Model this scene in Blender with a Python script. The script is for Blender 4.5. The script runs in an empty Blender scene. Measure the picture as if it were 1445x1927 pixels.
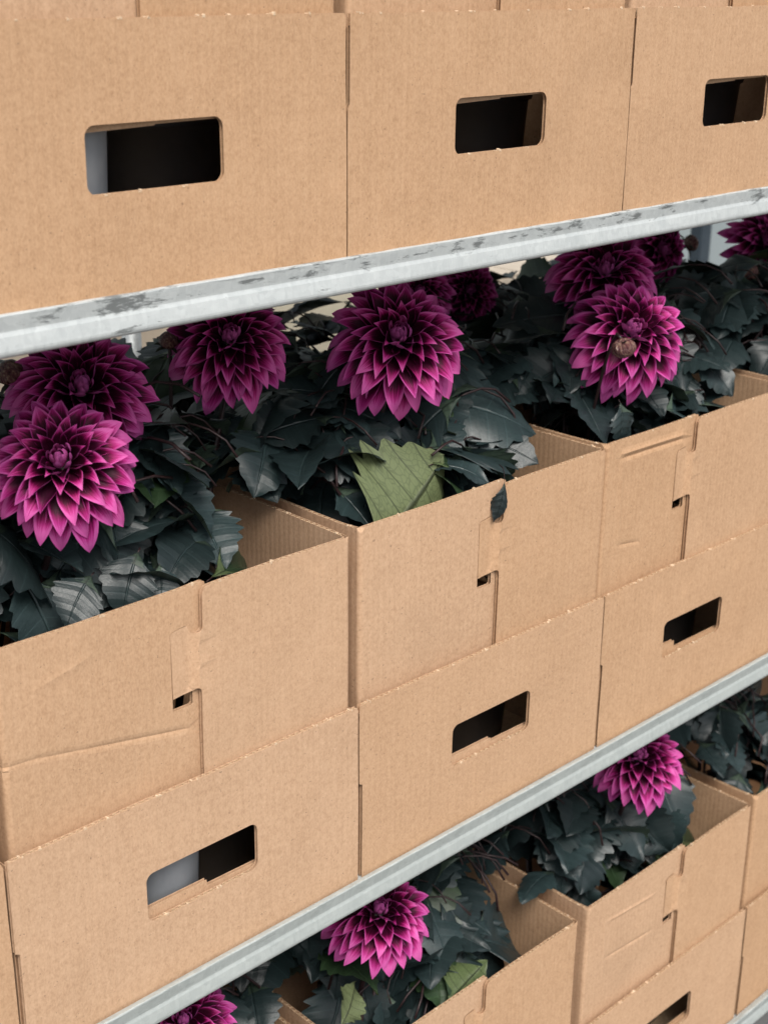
import bpy, bmesh, math, random
from mathutils import Vector, Matrix, noise
from mathutils.geometry import delaunay_2d_cdt

# ------------------------------------------------------------------ camera, world, sun, exposure
S = bpy.context.scene
COL = S.collection
PI = math.pi
CAM = Vector((-0.4933, -0.9435, 0.6976)); YAW, PITCH, ROLL, FPX = 0.7756, -0.3594, 0.0118, 2735.97
_f = Vector((math.sin(YAW)*math.cos(PITCH), math.cos(YAW)*math.cos(PITCH), math.sin(PITCH)))
_r = Vector((math.cos(YAW), -math.sin(YAW), 0)); _u = _r.cross(_f)
CR = _r*math.cos(ROLL) + _u*math.sin(ROLL); CU = -_r*math.sin(ROLL) + _u*math.cos(ROLL); CF = _f
cd = bpy.data.cameras.new('camera'); cam = bpy.data.objects.new('camera', cd); COL.objects.link(cam)
cd.sensor_fit = 'VERTICAL'; cd.sensor_height = 36; cd.sensor_width = 27; cd.lens = 36*FPX/1927
cd.clip_start = 0.01; cd.clip_end = 200
cd.dof.use_dof = True; cd.dof.focus_distance = 1.40; cd.dof.aperture_fstop = 9.0
M = Matrix((CR, CU, -CF)).transposed().to_4x4(); M.translation = CAM; cam.matrix_world = M
S.camera = cam
S.cycles.max_bounces = 6; S.cycles.diffuse_bounces = 3; S.cycles.glossy_bounces = 2; S.cycles.transmission_bounces = 3

SUN_EL, SUN_AZ = math.radians(55), math.radians(206)      # azimuth clockwise from +Y: behind the camera
w = bpy.data.worlds.new('World'); S.world = w; w.use_nodes = True
nt = w.node_tree; bg = nt.nodes['Background']
sky = nt.nodes.new('ShaderNodeTexSky'); sky.sky_type = 'NISHITA'; sky.sun_disc = False
sky.sun_elevation = SUN_EL; sky.sun_rotation = SUN_AZ; sky.dust_density = 4.0; sky.air_density = 1.2
hs = nt.nodes.new('ShaderNodeHueSaturation'); hs.inputs['Saturation'].default_value = 0.42
nt.links.new(sky.outputs[0], hs.inputs['Color']); nt.links.new(hs.outputs[0], bg.inputs['Color'])
bg.inputs['Strength'].default_value = 0.062
sl = bpy.data.lights.new('sun', 'SUN'); sl.energy = 1.5; sl.angle = math.radians(32); sl.color = (1, 0.955, 0.90)
so = bpy.data.objects.new('sun', sl); COL.objects.link(so)
sd = Vector((math.sin(SUN_AZ)*math.cos(SUN_EL), math.cos(SUN_AZ)*math.cos(SUN_EL), math.sin(SUN_EL)))
so.rotation_euler = sd.to_track_quat('Z', 'Y').to_euler(); so.location = (-1, -2, 3)
S.view_settings.view_transform = 'Standard'; S.view_settings.look = 'None'
S.view_settings.gamma = 1; S.view_settings.use_curve_mapping = False
S.view_settings.exposure = 1.20

# ------------------------------------------------------------------ dimensions (metres)
W, H, HC = 0.40, 0.205, 0.184          # box pitch, tray height, collar rise above the tray
DEPTH = 0.275
ROW1, ROW2, ROW3 = 0.6601-H, -H, -0.6475-H    # shelf levels: box bottoms

def at(px, py, Y):                      # where the line of sight through a photo point meets the plane y = Y
    d = CF + CR*((px-722.5)/FPX) + CU*((963.5-py)/FPX)
    return CAM + d*((Y-CAM.y)/d.y)
def pxsize(p, px): return px*((p-CAM).dot(CF))/FPX

# ------------------------------------------------------------------ object helpers
def link(o, parent=None):
    COL.objects.link(o)
    if parent is not None: o.parent = parent
    return o
def empty(name, loc, label, cat, group=None, parent=None):
    o = bpy.data.objects.new(name, None); o.empty_display_size = .02; o.location = loc; link(o, parent)
    if label: o['label'] = label
    if cat: o['category'] = cat
    if group: o['group'] = group
    return o
def meshobj(name, verts, faces, mat, parent=None, smooth=False, mats=None, fmat=None):
    me = bpy.data.meshes.new(name); me.from_pydata([tuple(v) for v in verts], [], faces)
    for m in ([mat] if mats is None else mats): me.materials.append(m)
    if fmat: me.polygons.foreach_set('material_index', fmat)
    if smooth: me.polygons.foreach_set('use_smooth', [True]*len(me.polygons))
    me.update()
    return link(bpy.data.objects.new(name, me), parent)
def recalc(me):
    bm = bmesh.new(); bm.from_mesh(me); bmesh.ops.recalc_face_normals(bm, faces=bm.faces); bm.to_mesh(me); bm.free()
def tube(V, F, pts, rad, n=7):
    b = len(V); m = len(pts)
    for i, p in enumerate(pts):
        p = Vector(p)
        t = (Vector(pts[min(i+1, m-1)]) - Vector(pts[max(i-1, 0)])).normalized()
        a = t.orthogonal().normalized() if abs(t.z) > .95 else t.cross(Vector((0, 0, 1))).normalized()
        c = t.cross(a); r = rad[i] if isinstance(rad, (list, tuple)) else rad
        for k in range(n):
            q = 2*PI*k/n; V.append(p + a*(r*math.cos(q)) + c*(r*math.sin(q)))
    for i in range(m-1):
        for k in range(n):
            k2 = (k+1) % n
            F.append((b+i*n+k, b+i*n+k2, b+(i+1)*n+k2, b+(i+1)*n+k))
    F.append(tuple(b+k for k in reversed(range(n)))); F.append(tuple(b+(m-1)*n+k for k in range(n)))

# ------------------------------------------------------------------ materials
def newmat(name):
    m = bpy.data.materials.new(name); m.use_nodes = True
    t = m.node_tree; b = t.nodes['Principled BSDF']
    return m, t, b
class N:
    def __init__(s, t): s.t = t
    def add(s, typ, **k):
        n = s.t.nodes.new(typ)
        for a, v in k.items(): setattr(n, a, v)
        return n
    def l(s, a, b): s.t.links.new(a, b)
    def math(s, op, a, b=None, c=None, clamp=False):
        n = s.add('ShaderNodeMath', operation=op); n.use_clamp = clamp
        for i, v in enumerate((a, b, c)):
            if v is None: continue
            if isinstance(v, (int, float)): n.inputs[i].default_value = v
            else: s.l(v, n.inputs[i])
        return n.outputs[0]
    def noise(s, vec, scale, detail=3, rough=.5, dist=0):
        n = s.add('ShaderNodeTexNoise'); n.inputs['Scale'].default_value = scale
        n.inputs['Detail'].default_value = detail; n.inputs['Roughness'].default_value = rough; n.inputs['Distortion'].default_value = dist
        if vec is not None: s.l(vec, n.inputs['Vector'])
        return n.outputs['Fac']
    def scale(s, vec, x, y, z):
        n = s.add('ShaderNodeVectorMath', operation='MULTIPLY'); s.l(vec, n.inputs[0]); n.inputs[1].default_value = (x, y, z)
        return n.outputs[0]
    def addv(s, vec, v2):
        n = s.add('ShaderNodeVectorMath', operation='ADD'); s.l(vec, n.inputs[0]); s.l(v2, n.inputs[1]); return n.outputs[0]
    def ramp(s, fac, stops, interp='LINEAR'):
        n = s.add('ShaderNodeValToRGB'); n.color_ramp.interpolation = interp
        e = n.color_ramp.elements
        while len(e) < len(stops): e.new(.5)
        for k, (p, c) in enumerate(stops):
            e[k].position = p; e[k].color = (c, c, c, 1) if isinstance(c, (int, float)) else (*c, 1)
        s.l(fac, n.inputs[0]); return n.outputs[0]
    def mix(s, fac, a, b, mode='MIX'):
        n = s.add('ShaderNodeMix', data_type='RGBA', blend_type=mode)
        for i, v in ((0, fac), (6, a), (7, b)):
            if isinstance(v, (int, float)): n.inputs[i].default_value = v
            elif isinstance(v, tuple): n.inputs[i].default_value = (*v, 1)
            else: s.l(v, n.inputs[i])
        return n.outputs[2]
    def bump(s, h, dist, strength=1.0):
        n = s.add('ShaderNodeBump'); n.inputs['Distance'].default_value = dist; n.inputs['Strength'].default_value = strength
        s.l(h, n.inputs['Height']); return n.outputs[0]

def kraft_mat(name, base, inner=False):
    m, t, b = newmat(name); n = N(t)
    uv = n.add('ShaderNodeUVMap').outputs[0]                       # flat sheet coordinates in metres
    rnd = n.add('ShaderNodeObjectInfo').outputs['Random']
    cmb = n.add('ShaderNodeCombineXYZ'); n.l(rnd, cmb.inputs[2])
    off = n.scale(cmb.outputs[0], 1, 1, 7)
    v = n.addv(uv, off)
    fib = n.noise(n.scale(v, 1.0, 0.55, 1), 560, 4, .66)           # paper fibre
    blot = n.noise(v, 150, 4, .62)                                    # cloudy kraft
    big = n.noise(v, 9, 2, .5)
    streak = n.noise(n.scale(v, 1.0, 0.03, 1), 230, 2, .5)          # vertical washboard streaks
    f = n.math('MULTIPLY', n.math('SUBTRACT', fib, .5), 1.35)
    f = n.math('ADD', f, n.math('MULTIPLY', n.math('SUBTRACT', blot, .5), .75))
    f = n.math('ADD', f, n.math('MULTIPLY', n.math('SUBTRACT', big, .5), .30))
    f = n.math('ADD', f, n.math('MULTIPLY', n.math('SUBTRACT', streak, .5), .22))
    f = n.math('ADD', f, .5)
    d = tuple(c*k for c, k in zip(base, (.78, .74, .70))); l = tuple(min(1, c*k) for c, k in zip(base, (1.15, 1.19, 1.24)))
    col = n.ramp(f, [(.08, d), (.5, base), (.92, l)])
    speck = n.math('GREATER_THAN', n.noise(v, 330, 1, .3), .765)
    col = n.mix(n.math('MULTIPLY', speck, .55), col, tuple(c*.35 for c in base))
    scuff = n.math('MULTIPLY', n.ramp(n.noise(n.scale(v, 1, .6, 1), 26, 4, .7), [(.60, 0), (.72, 1)]), .16)
    col = n.mix(scuff, col, tuple(min(1, c*1.35) for c in base))
    dirt = n.math('MULTIPLY', n.ramp(n.noise(v, 6, 4, .65), [(.56, 0), (.78, 1)]), .22)
    col = n.mix(dirt, col, tuple(c*.62 for c in base))
    hv = n.add('ShaderNodeHueSaturation'); n.l(col, hv.inputs['Color']); n.l(n.math('ADD', n.math('MULTIPLY', rnd, .09), .955), hv.inputs['Value']); n.l(n.math('ADD', n.math('MULTIPLY', rnd, -.10), 1.05), hv.inputs['Saturation'])
    n.l(hv.outputs[0], b.inputs['Base Color']); b.inputs['Roughness'].default_value = .82
    b.inputs['Specular IOR Level'].default_value = .22
    sep = n.add('ShaderNodeSeparateXYZ'); n.l(uv, sep.inputs[0])
    fl = n.math('SINE', n.math('MULTIPLY', sep.outputs[0], 2*PI/.0075))
    hgt = n.math('ADD', n.math('MULTIPLY', fl, .00007), n.math('MULTIPLY', fib, .00026))
    hgt = n.math('ADD', hgt, n.math('MULTIPLY', big, .0022))
    hgt = n.math('ADD', hgt, n.math('MULTIPLY', n.noise(n.scale(v, 1, .02, 1), 60, 2, .5), .0003))
    n.l(n.bump(hgt, 1.0, .9), b.inputs['Normal'])
    return m
KRAFT = (0.520, 0.330, 0.200)
m_kraft = kraft_mat('kraft_cardboard', KRAFT)
m_core, t, b = newmat('cardboard_core'); n = N(t)
n.l(n.ramp(n.noise(n.add('ShaderNodeTexCoord').outputs['Object'], 300, 3, .6), [(.2, (.42, .27, .15)), (.8, (.70, .53, .35))]), b.inputs['Base Color']); b.inputs['Roughness'].default_value = .9
m_fibre, t, b = newmat('torn_paper'); n = N(t)
n.l(n.ramp(n.noise(n.add('ShaderNodeTexCoord').outputs['Object'], 500, 3, .6), [(.2, (.50, .34, .21)), (.8, (.74, .58, .41))]), b.inputs['Base Color']); b.inputs['Roughness'].default_value = .9

def petal_mat():
    m, t, b = newmat('dahlia_petal'); n = N(t)
    uv = n.add('ShaderNodeUVMap', uv_map='UVMap').outputs[0]; sp = n.add('ShaderNodeSeparateXYZ'); n.l(uv, sp.inputs[0])
    dk = n.add('ShaderNodeUVMap', uv_map='dark').outputs[0]; dp = n.add('ShaderNodeSeparateXYZ'); n.l(dk, dp.inputs[0])
    rnd = n.add('ShaderNodeObjectInfo').outputs['Random']
    u, v = sp.outputs[0], sp.outputs[1]
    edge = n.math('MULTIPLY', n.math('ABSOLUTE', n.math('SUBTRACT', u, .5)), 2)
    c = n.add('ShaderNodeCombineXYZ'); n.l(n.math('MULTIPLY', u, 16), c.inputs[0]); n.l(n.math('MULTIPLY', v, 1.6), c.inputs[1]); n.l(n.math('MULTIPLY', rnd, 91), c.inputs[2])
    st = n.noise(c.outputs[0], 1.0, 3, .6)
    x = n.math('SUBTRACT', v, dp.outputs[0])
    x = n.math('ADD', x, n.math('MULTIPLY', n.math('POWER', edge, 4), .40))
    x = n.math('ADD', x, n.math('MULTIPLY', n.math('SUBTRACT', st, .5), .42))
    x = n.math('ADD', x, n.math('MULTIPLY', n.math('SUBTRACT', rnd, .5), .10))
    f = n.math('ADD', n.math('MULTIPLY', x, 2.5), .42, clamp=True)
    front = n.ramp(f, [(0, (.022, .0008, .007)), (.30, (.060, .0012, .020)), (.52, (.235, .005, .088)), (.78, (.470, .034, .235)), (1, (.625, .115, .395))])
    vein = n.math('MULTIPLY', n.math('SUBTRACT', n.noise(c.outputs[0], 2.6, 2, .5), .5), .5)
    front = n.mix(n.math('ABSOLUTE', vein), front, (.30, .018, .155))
    back = n.mix(st, (.40, .060, .255), (.56, .135, .395))
    g = n.add('ShaderNodeNewGeometry')
    col = n.mix(g.outputs['Backfacing'], front, back)
    hv = n.add('ShaderNodeHueSaturation'); n.l(col, hv.inputs['Color'])
    n.l(n.math('ADD', n.math('MULTIPLY', rnd, .24), .88), hv.inputs['Value']); n.l(n.math('ADD', n.math('MULTIPLY', rnd, .014), .493), hv.inputs['Hue'])
    n.l(hv.outputs[0], b.inputs['Base Color']); b.inputs['Roughness'].default_value = .52
    b.inputs['Specular IOR Level'].default_value = .18
    n.l(n.bump(st, .0009, .6), b.inputs['Normal'])
    tr = n.add('ShaderNodeBsdfTranslucent'); n.l(hv.outputs[0], tr.inputs['Color'])
    mx = n.add('ShaderNodeMixShader'); mx.inputs[0].default_value = .13
    n.l(b.outputs[0], mx.inputs[1]); n.l(tr.outputs[0], mx.inputs[2]); n.l(mx.outputs[0], t.nodes['Material Output'].inputs['Surface'])
    return m
def leaf_mat(name, top_a, top_b, under_a, under_b, rough=.40):
    m, t, b = newmat(name); n = N(t)
    uv = n.add('ShaderNodeUVMap', uv_map='UVMap').outputs[0]; sp = n.add('ShaderNodeSeparateXYZ'); n.l(uv, sp.inputs[0])
    rnd = n.add('ShaderNodeObjectInfo').outputs['Random']
    a = n.math('ABSOLUTE', sp.outputs[0]); v = sp.outputs[1]
    tri = n.math('ABSOLUTE', n.math('SUBTRACT', n.math('FRACT', n.math('MULTIPLY', v, 6)), .5))     # .5 on a side vein
    sv = n.ramp(tri, [(.455, 0), (.495, 1)])
    mid = n.ramp(a, [(.015, 1), (.055, 0)])
    vein = n.math('MAXIMUM', sv, mid)
    vn = n.add('ShaderNodeTexVoronoi', feature='DISTANCE_TO_EDGE'); vn.inputs['Scale'].default_value = 1
    cc = n.add('ShaderNodeCombineXYZ'); n.l(n.math('MULTIPLY', sp.outputs[0], 7), cc.inputs[0]); n.l(n.math('MULTIPLY', v, 22), cc.inputs[1]); n.l(n.math('MULTIPLY', rnd, 53), cc.inputs[2])
    n.l(cc.outputs[0], vn.inputs['Vector'])
    net = n.ramp(vn.outputs['Distance'], [(.02, 1), (.10, 0)])
    no = n.noise(n.add('ShaderNodeTexCoord').outputs['Object'], 45, 3, .6)
    top = n.mix(no, top_a, top_b); top = n.mix(n.math('MULTIPLY', vein, .35), top, tuple(c*1.9 for c in top_b))
    und = n.mix(no, under_a, under_b); und = n.mix(n.math('MULTIPLY', vein, .9), und, tuple(c*.22 for c in under_a)); und = n.mix(n.math('MULTIPLY', net, .45), und, tuple(c*.45 for c in under_a))
    g = n.add('ShaderNodeNewGeometry')
    col = n.mix(g.outputs['Backfacing'], top, und)
    hv = n.add('ShaderNodeHueSaturation'); n.l(col, hv.inputs['Color']); n.l(n.math('ADD', n.math('MULTIPLY', rnd, .7), .65), hv.inputs['Value'])
    n.l(hv.outputs[0], b.inputs['Base Color'])
    n.l(n.math('ADD', n.math('MULTIPLY', no, .22), rough-.1), b.inputs['Roughness']); b.inputs['Specular IOR Level'].default_value = .46
    puff = n.math('MULTIPLY', n.math('SUBTRACT', .5, tri), 1.0)
    h = n.math('ADD', n.math('MULTIPLY', puff, .0013), n.math('MULTIPLY', n.math('SUBTRACT', 1, net), .00004))
    h = n.math('ADD', h, n.math('MULTIPLY', n.math('SUBTRACT', 1, mid), .0016))
    n.l(n.bump(h, 1.0, .85), b.inputs['Normal'])
    return m
m_petal = petal_mat()
m_leaf = leaf_mat('dark_leaf', (.0095, .0180, .0190), (.0215, .0365, .0375), (.034, .054, .042), (.056, .084, .054), .40)
m_leafg = leaf_mat('green_leaf', (.014, .030, .013), (.025, .050, .020), (.070, .100, .038), (.105, .140, .058), .45)
m_leafu = leaf_mat('pale_leaf', (.095, .125, .050), (.145, .180, .075), (.125, .158, .070), (.180, .215, .100), .50)
def plain(name, a, b_, scale, rough=.6, metal=0, spec=.4):
    m, t, b = newmat(name); n = N(t)
    n.l(n.ramp(n.noise(n.add('ShaderNodeTexCoord').outputs['Object'], scale, 4, .6), [(.3, a), (.7, b_)]), b.inputs['Base Color'])
    b.inputs['Roughness'].default_value = rough; b.inputs['Metallic'].default_value = metal; b.inputs['Specular IOR Level'].default_value = spec
    return m
m_stem = plain('purple_stem', (.014, .008, .009), (.040, .019, .019), 60, .45)
m_calyx = plain('calyx', (.018, .022, .014), (.045, .045, .028), 90, .5)
m_bud, t, b = newmat('bud'); n = N(t)
_st = n.noise(n.scale(n.add('ShaderNodeTexCoord').outputs['Object'], 1, 1, .22), 4.5, 4, .65)
n.l(n.ramp(_st, [(.30, (.045, .016, .018)), (.48, (.13, .045, .048)), (.62, (.26, .15, .105)), (.75, (.36, .26, .20))]), b.inputs['Base Color']); b.inputs['Roughness'].default_value = .26
n.l(n.bump(_st, .05, .5), b.inputs['Normal'])
m_blackpot = plain('black_pot', (.026, .026, .030), (.036, .036, .041), 40, .5)
m_greypot = plain('grey_pot', (.27, .29, .315), (.33, .35, .375), 25, .5)
m_soil = plain('peat', (.012, .009, .007), (.035, .026, .018), 160, .95)
m_concrete = plain('concrete', (.13, .128, .125), (.19, .187, .182), 6, .85)
m_wall = plain('grey_green_wall', (.235, .275, .285), (.265, .305, .315), 3, .8)
m_darkpost = plain('dark_blue_post', (.028, .040, .052), (.045, .060, .075), 12, .5)
m_cream = plain('cream_board', (.70, .66, .52), (.78, .74, .60), 8, .8)
m_paleboard = plain('pale_board', (.42, .36, .29), (.50, .44, .36), 30, .85)

def galv(name, amt, dim):
    m, t, b = newmat(name); n = N(t)
    oc = n.add('ShaderNodeTexCoord').outputs['Object']
    sp = n.add('ShaderNodeSeparateXYZ'); n.l(oc, sp.inputs[0])
    vo = n.add('ShaderNodeTexVoronoi'); vo.inputs['Scale'].default_value = 190; n.l(oc, vo.inputs['Vector'])
    spang = n.ramp(vo.outputs['Color'], [(0, (.44, .475, .48)), (1, (.56, .595, .595))])
    cloud = n.noise(oc, 28, 4, .6)
    col = n.mix(n.math('MULTIPLY', cloud, .6), spang, (.62, .65, .645))
    vert = n.noise(n.scale(oc, 1, .1, .13), 210, 3, .6)
    col = n.mix(n.math('MULTIPLY', n.ramp(vert, [(.54, 0), (.70, 1)]), .16), col, (.36, .39, .40))
    # dark scuffs where trays were dragged over the upper half of the edge
    sc = n.noise(n.scale(oc, .26, 1, 1.1), 120, 6, .70, .25)
    zone = n.noise(n.scale(oc, 1, .01, .01), 11, 3, .6)
    up = n.ramp(sp.outputs[2], [(.48, 0), (.60, 1)])
    up = n.add('ShaderNodeMapRange'); n.l(sp.outputs[2], up.inputs[0]); up.inputs[1].default_value = -.020; up.inputs[2].default_value = -.009; up.inputs[3].default_value = -.075; up.inputs[4].default_value = .055
    k = n.math('ADD', n.math('ADD', sc, n.math('MULTIPLY', n.math('SUBTRACT', zone, .5), .62)), up.outputs[0])
    sm = n.ramp(k, [(.60, 0), (.68, 1)])
    col = n.mix(n.math('MULTIPLY', sm, .80*amt), col, (.120, .130, .130))
    fine = n.ramp(n.noise(n.scale(oc, .5, 1, 1.6), 330, 3, .7), [(.66, 0), (.72, 1)])
    col = n.mix(n.math('MULTIPLY', fine, .45*amt), col, (.22, .24, .24))
    col = n.mix(1.0, col, dim, 'MULTIPLY')
    n.l(col, b.inputs['Base Color']); b.inputs['Metallic'].default_value = .25
    n.l(n.math('ADD', n.math('MULTIPLY', cloud, .25), .36), b.inputs['Roughness'])
    h = n.math('ADD', n.math('MULTIPLY', cloud, .0012), n.math('MULTIPLY', vert, .0006)); h = n.math('SUBTRACT', h, n.math('MULTIPLY', sm, .0003))
    n.l(n.bump(h, 1.0, .7), b.inputs['Normal'])
    return m
m_galv = galv('scuffed_galvanised_steel', 1, (1, 1, 1)); m_galv2 = galv('grey_galvanised_steel', .12, (.80, .82, .80))

# ------------------------------------------------------------------ setting
def sheet(name, corners, mat, thick=None):
    o = meshobj(name, corners, [(0, 1, 2, 3)], mat); o['kind'] = 'structure'; return o
sheet('floor', [(-12, -12, -1.75), (14, -12, -1.75), (14, 14, -1.75), (-12, 14, -1.75)], m_concrete)

def boxverts(x0, x1, y0, y1, z0, z1):
    return ([(x0, y0, z0), (x1, y0, z0), (x1, y1, z0), (x0, y1, z0), (x0, y0, z1), (x1, y0, z1), (x1, y1, z1), (x0, y1, z1)],
            [(0, 3, 2, 1), (4, 5, 6, 7), (0, 1, 5, 4), (1, 2, 6, 5), (2, 3, 7, 6), (3, 0, 4, 7)])
def bevbox(name, dims, mat, parent=None, bev=.002):
    V, F = boxverts(*dims); o = meshobj(name, V, F, mat, parent)
    bm = bmesh.new(); bm.from_mesh(o.data); bmesh.ops.bevel(bm, geom=bm.edges[:], offset=bev, segments=2, affect='EDGES'); bm.to_mesh(o.data); bm.free()
    return o

# shelves of the trolley: rolled steel front edge and a deck
RAIL = [(-.0030, -.006), (-.0098, -.0055), (-.0103, -.0010), (-.0110, 0), (-.0138, 0), (-.0146, -.0004), (-.0149, -.0012), (-.0147, -.003), (-.0137, -.0115), (-.0136, -.0130), (-.0140, -.0142),
        (-.0150, -.0165), (-.0164, -.0225), (-.0172, -.0265), (-.0172, -.0283), (-.0166, -.0300), (-.0154, -.0313), (-.0135, -.0322), (-.0110, -.0325), (-.004, -.0325)]
def shelf(zdeck, lip, label, mat):
    r = empty('metal_shelf', (0, 0, zdeck+lip), label, 'shelf', 'shelves of the plant trolley')
    xs = [-.34 + 2.66*i/120 for i in range(121)]
    V, F = [], []; m = len(RAIL)
    for x in xs:
        dz = .0006*noise.noise((x*2.1, zdeck, 0)); dy = .0007*noise.noise((x*3.3, 5, zdeck))
        for k, (y, z) in enumerate(RAIL):
            nick = .0005*noise.noise((x*40, k*.7, zdeck)) if 3 <= k <= 6 else 0
            V.append((x, y+dy+nick, z+dz+nick))
    for i in range(len(xs)-1):
        for k in range(m-1): F.append((i*m+k, i*m+k+1, (i+1)*m+k+1, (i+1)*m+k))
    rail = meshobj('front_rail', V, F, mat, r)
    bevbox('deck', (-.34, 2.32, -.0028, .575, -lip-.012, -lip-.0006), m_galv, r)
    return r
LIP1, LIP2 = .0035, .009
shelf(ROW1, LIP1, 'scuffed galvanised steel shelf edge under the uppermost row of boxes', m_galv)
shelf(ROW2, LIP2, 'grey steel shelf edge under the middle row of boxes', m_galv2)
shelf(ROW3, LIP2, 'grey steel shelf at the very bottom right corner', m_galv2)

# ------------------------------------------------------------------ corrugated sheets
class Path:                                     # a fold line in plan: straight runs with rounded corners
    def __init__(s, pts, side, rad=.0035):
        P = [Vector((p[0], p[1])) for p in pts]; out = [P[0]]; s.folds = []; L = 0
        for i in range(1, len(P)-1):
            a = (P[i-1]-P[i]).normalized(); c = (P[i+1]-P[i]).normalized()
            seg = []
            for k in range(6):
                t = k/5; q = P[i] + a*rad*(1-t)**2 + c*rad*t**2
                seg.append(q)
            L += (seg[0]-out[-1]).length; s.folds.append(L); out += seg; L += sum((seg[k+1]-seg[k]).length for k in range(5))
        out.append(P[-1]); s.p = out; s.d = [0]
        for i in range(1, len(out)): s.d.append(s.d[-1] + (out[i]-out[i-1]).length)
        s.side = side; s.L = s.d[-1]
    def __call__(s, x):
        i = 0
        while i < len(s.d)-2 and x > s.d[i+1]: i += 1
        t = (s.p[i+1]-s.p[i]).normalized()
        return s.p[i] + t*(x-s.d[i]), Vector((t.y, -t.x))*s.side
def inside(p, loop):
    x, y = p; r = False; j = len(loop)-1
    for i in range(len(loop)):
        xi, yi = loop[i]; xj, yj = loop[j]
        if (yi > y) != (yj > y) and x < (xj-xi)*(y-yi)/(yj-yi)+xi: r = not r
        j = i
    return r
def resample(loop, step):
    out = []
    for i, p in enumerate(loop):
        q = loop[(i+1) % len(loop)]; d = math.dist(p, q); k = max(1, math.ceil(d/step))
        for j in range(k): out.append((p[0]+(q[0]-p[0])*j/k, p[1]+(q[1]-p[1])*j/k))
    return out
def area(l): return sum(l[i][0]*l[(i+1) % len(l)][1]-l[(i+1) % len(l)][0]*l[i][1] for i in range(len(l)))/2
def rrect(x0, x1, z0, z1, r, seg=6):
    o = []
    for cx, cz, a0 in ((x1-r, z1-r, 0), (x0+r, z1-r, 90), (x0+r, z0+r, 180), (x1-r, z0+r, 270)):
        for k in range(seg+1):
            a = math.radians(a0+90*k/seg); o.append((cx+r*math.cos(a), cz+r*math.sin(a)))
    return o
TH = .0042
def cardboard(name, parent, path, outline, holes=(), seed=0, warp=.0008, creases=(), tops=(), nicks=0, step=.013, bend=None, extra=()):
    """one die-cut corrugated sheet: two faces, an open edge channel all round, fluting along the named top edges"""
    rng = random.Random(seed)
    loops = [resample(outline if area(outline) > 0 else outline[::-1], step)]
    for h in holes: loops.append(resample(h if area(h) < 0 else h[::-1], step))
    pts, edges = [], []
    for l in loops:
        b = len(pts); pts += l; edges += [(b+i, b+(i+1) % len(l)) for i in range(len(l))]
    nb = len(pts)
    xs = [p[0] for p in outline]; zs = [p[1] for p in outline]
    x0, x1, z0, z1 = min(xs), max(xs), min(zs), max(zs)
    cols = [x0+.006+(x1-x0-.012)*i/max(2, int((x1-x0)/.022)) for i in range(max(2, int((x1-x0)/.022))+1)]
    cols += [f+k for f in path.folds for k in (-.004, 0, .001, .002, .003, .004, .005, .009)]
    rows = [z0+.006+(z1-z0-.012)*i/max(2, int((z1-z0)/.022)) for i in range(max(2, int((z1-z0)/.022))+1)]
    cand = [(c, r) for c in cols for r in rows] + list(extra)
    for (a0, b0, a1, b1, amp, wd) in creases:
        k = int(math.hypot(a1-a0, b1-b0)/.005)+1
        nx, nz = -(b1-b0), (a1-a0); q = math.hypot(nx, nz); nx /= q; nz /= q
        for i in range(k+1):
            for o in (-2.2*wd, -wd, 0, wd, 2.2*wd): cand.append((a0+(a1-a0)*i/k+nx*o, b0+(b1-b0)*i/k+nz*o))
    for p in cand:
        if not inside(p, loops[0]) or any(inside(p, l) for l in loops[1:]): continue
        if any(abs(p[0]-q[0]) < .0035 and abs(p[1]-q[1]) < .0035 for q in pts[:nb]): continue
        pts.append(p)
    V2, E2, F2, *_ = delaunay_2d_cdt([Vector(p) for p in pts], edges, [], 0, 1e-7)
    tri = []
    for f in F2:
        c = (sum(V2[i][0] for i in f)/3, sum(V2[i][1] for i in f)/3)
        if inside(c, loops[0]) and not any(inside(c, l) for l in loops[1:]): tri.append(tuple(f))
    def disp(x, z):
        d = warp*(noise.noise((x*7, z*9, seed*3.7)) + .5*noise.noise((x*19, z*16, seed*1.3)))
        if bend: d += bend(x, z)
        for (a0, b0, a1, b1, amp, wd) in creases:
            ux, uz = a1-a0, b1-b0; q = math.hypot(ux, uz); ux /= q; uz /= q
            t = (x-a0)*ux+(z-b0)*uz; n_ = -(x-a0)*uz+(z-b0)*ux
            if -.01 < t < q+.01:
                e = min(1, max(0, (t+.01)/.02))*min(1, max(0, (q+.01-t)/.02))
                d += e*amp*math.exp(-(n_/wd)**2)
        return d
    def P3(x, z, o):
        p, nn = path(x); o += disp(x, z); return (p.x+nn.x*o, p.y+nn.y*o, z)
    V, F, UV = [], [], []
    h = TH/2; li = .0005
    nv = len(V2)
    for o in (h, -h):
        for p in V2: V.append(P3(p[0], p[1], o)); UV.append((p[0], p[1]))
    flip = path.side > 0
    for f in tri:
        F.append(f if not flip else f[::-1]); F.append(tuple(nv+i for i in (f[::-1] if not flip else f)))
    for l in loops:
        m = len(l); b = len(V)
        for i, p in enumerate(l):
            a, c = l[i-1], l[(i+1) % m]
            tx, tz = c[0]-a[0], c[1]-a[1]; q = math.hypot(tx, tz) or 1; nx, nz = -tz/q, tx/q      # inward
            ins = .010 if nz < -.9 else .0045
            for (k, o) in ((0, h), (0, h-li), (1, h-li), (1, -h+li), (0, -h+li), (0, -h)):
                V.append(P3(p[0]+nx*ins*k, p[1]+nz*ins*k, o)); UV.append((p[0], p[1]))
        for i in range(m):
            j = (i+1) % m
            for k in range(5):
                q4 = (b+i*6+k, b+j*6+k, b+j*6+k+1, b+i*6+k+1)
                F.append(q4 if flip else q4[::-1])
    o = meshobj(name, V, F, m_kraft, parent)
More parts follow.
